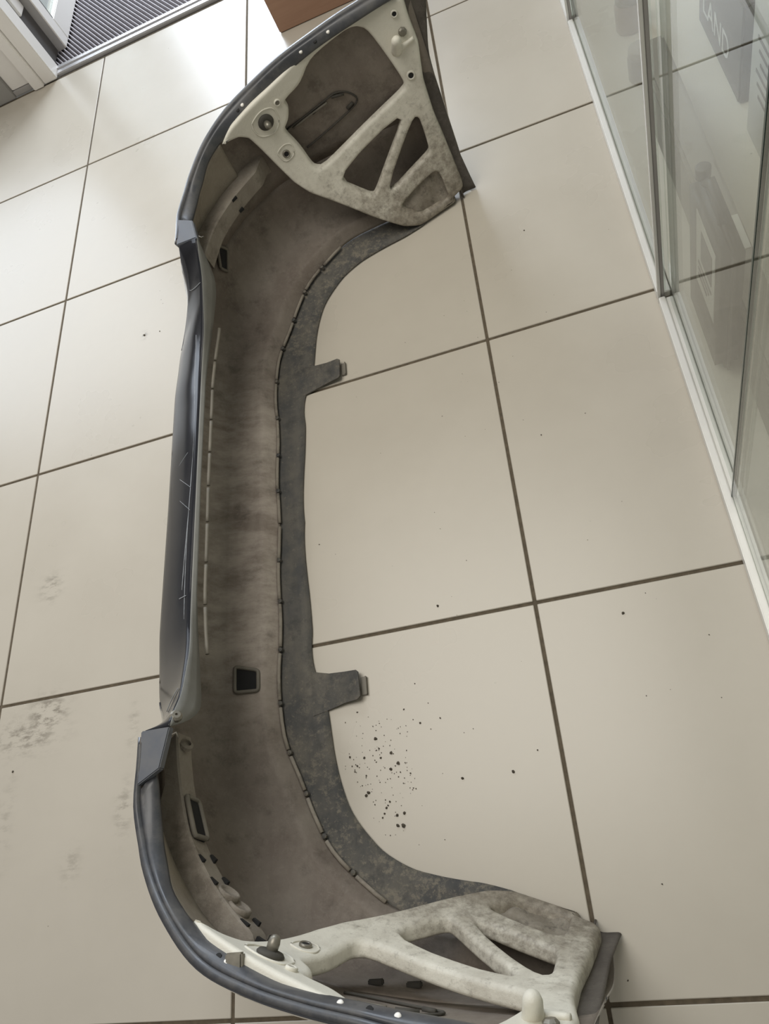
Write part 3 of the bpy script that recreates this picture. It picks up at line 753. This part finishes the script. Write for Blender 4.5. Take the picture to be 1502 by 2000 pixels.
box('carton_body', 1.812, 1.98, -1.41, -1.10, .027, .24, M_carton, ct, .004)
def lettering(name, txt, mw, size, mat, parent):
    cu = bpy.data.curves.new('text', 'FONT'); cu.body = txt; cu.size = size; cu.extrude = .0004; cu.align_x = 'CENTER'; cu.align_y = 'CENTER'
    o = bpy.data.objects.new('tmp', cu); COL.objects.link(o)
    me = bpy.data.meshes.new_from_object(o.evaluated_get(bpy.context.evaluated_depsgraph_get()))
    bpy.data.objects.remove(o); bpy.data.curves.remove(cu); me.materials.clear(); me.transform(mw)
    return link(name, me, mat, parent)
mw = Matrix(((0, 0, -1, 1.8112), (-1, 0, 0, -1.235), (0, 1, 0, .095), (0, 0, 0, 1)))
lettering('lettering', 'LAND', mw, .075, M_white_ink, ct)
pc = empty('pale_carton', (1.88, -1.60, .027), 'pale carton with fine grey print beside the dark carton in the display case', 'carton')
box('carton_body', 1.806, 1.96, -1.80, -1.487, .027, .36, M_palecart, pc, .003)
for i in range(6): box('print_line', 1.8050, 1.8058, -1.74, -1.52 - .01 * (i % 3), .25 - .022 * i, .257 - .022 * i, M_ink, pc, 0)
for (x, y, r, h, m, nm, lab) in ((1.672, -1.03, .032, .085, M_jar, 'jar', 'small brown jar with grey lid in the far bay of the display case'), (1.657, -1.215, .028, .075, M_jargrey, 'jar', 'small dark grey jar close to the post of the display case')):
    e = empty(nm, (x, y, .0265), lab, 'jar', 'jars in the display case')
    bm_obj('jar_body', lathe_bm([(r * .9, 0), (r, .004), (r, h * .72), (r * .85, h * .8)], (x, y, .0265), (0, 0, 1), 22), m, e, True)
    bm_obj('jar_lid', lathe_bm([(r * .9, h * .8), (r * .92, h), (r * .8, h * 1.03)], (x, y, .0265), (0, 0, 1), 22), M_jargrey if m is M_jar else M_case, e, True)

# ------------------------------------------------------------------ crumbs of dried mud on the tiles
bm = bmesh.new()
def crumb(x, y, r):
    ret = bmesh.ops.create_icosphere(bm, subdivisions=1, radius=r, matrix=Matrix.Translation((x, y, r * .45)))
    for v in ret['verts']:
        v.co += Vector((random.uniform(-.3, .3), random.uniform(-.3, .3), 0)) * r; v.co.z = max(.0004, v.co.z * .75)
for x, y, r in [(0.882, -2.591, 0.003), (0.909, -2.619, 0.003), (0.92, -2.638, 0.003), (0.906, -2.646, 0.0026), (0.862, -2.679, 0.003), (0.858, -2.683, 0.003), (0.831, -2.616, 0.0022), (0.858, -2.621, 0.0022), (0.889, -2.625, 0.002), (0.911, -2.737, 0.0032), (0.921, -2.738, 0.0034), (0.924, -2.719, 0.0026), (0.911, -2.721, 0.0024), (0.9, -2.698, 0.002), (0.896, -2.704, 0.0016), (0.893, -2.707, 0.002), (0.889, -2.716, 0.0017), (0.885, -2.722, 0.0017), (0.844, -2.633, 0.0018), (0.839, -2.642, 0.0018), (0.834, -2.632, 0.0014), (0.887, -2.609, 0.0016), (0.86, -2.651, 0.0015), (1.031, -2.676, 0.0026), (1.117, -2.676, 0.0026), (1.162, -2.648, 0.0014), (0.941, -2.657, 0.0015), (0.967, -2.576, 0.0018), (0.939, -2.548, 0.0016), (1.004, -2.573, 0.0015), (0.85, -2.54, 0.0016), (0.964, -2.506, 0.0012), (0.985, -2.544, 0.001), (1.023, -2.37, 0.0026), (1.342, -2.448, 0.0028), (0.788, -2.188, 0.0014), (1.27, -2.066, 0.0016), (1.325, -1.529, 0.0016), (0.063, -2.545, 0.0024), (0.415, -2.303, 0.0026), (0.298, -1.446, 0.003), (0.347, -1.451, 0.0016), (1.308, -2.856, 0.0012), (1.234, -2.972, 0.0014), (1.464, -2.509, 0.0013)]:
    crumb(x, y, r)
for i in range(170):
    x, y = random.gauss(.885, .045), random.gauss(-2.63, .065)
    d = math.hypot(x - X0, y - MID); th = math.degrees(math.atan2(abs(y - MID), X0 - x)) if x < X0 else 90
    if d > Ar(min(th, 85)) - .016 or abs(y - MID) < .42: continue
    crumb(x, y, random.uniform(.0005, .0012))
for i in range(40): crumb(random.uniform(.93, 1.5), random.uniform(-2.7, -1.6), random.uniform(.0004, .0009))
tag(bm_obj('mud_crumbs', bm, simple('dark_dry_mud', (.07, .058, .042), .9, var=.3, scale=200)), 'scattered dark crumbs of dried mud on the beige tiles', 'dirt', kind='stuff')
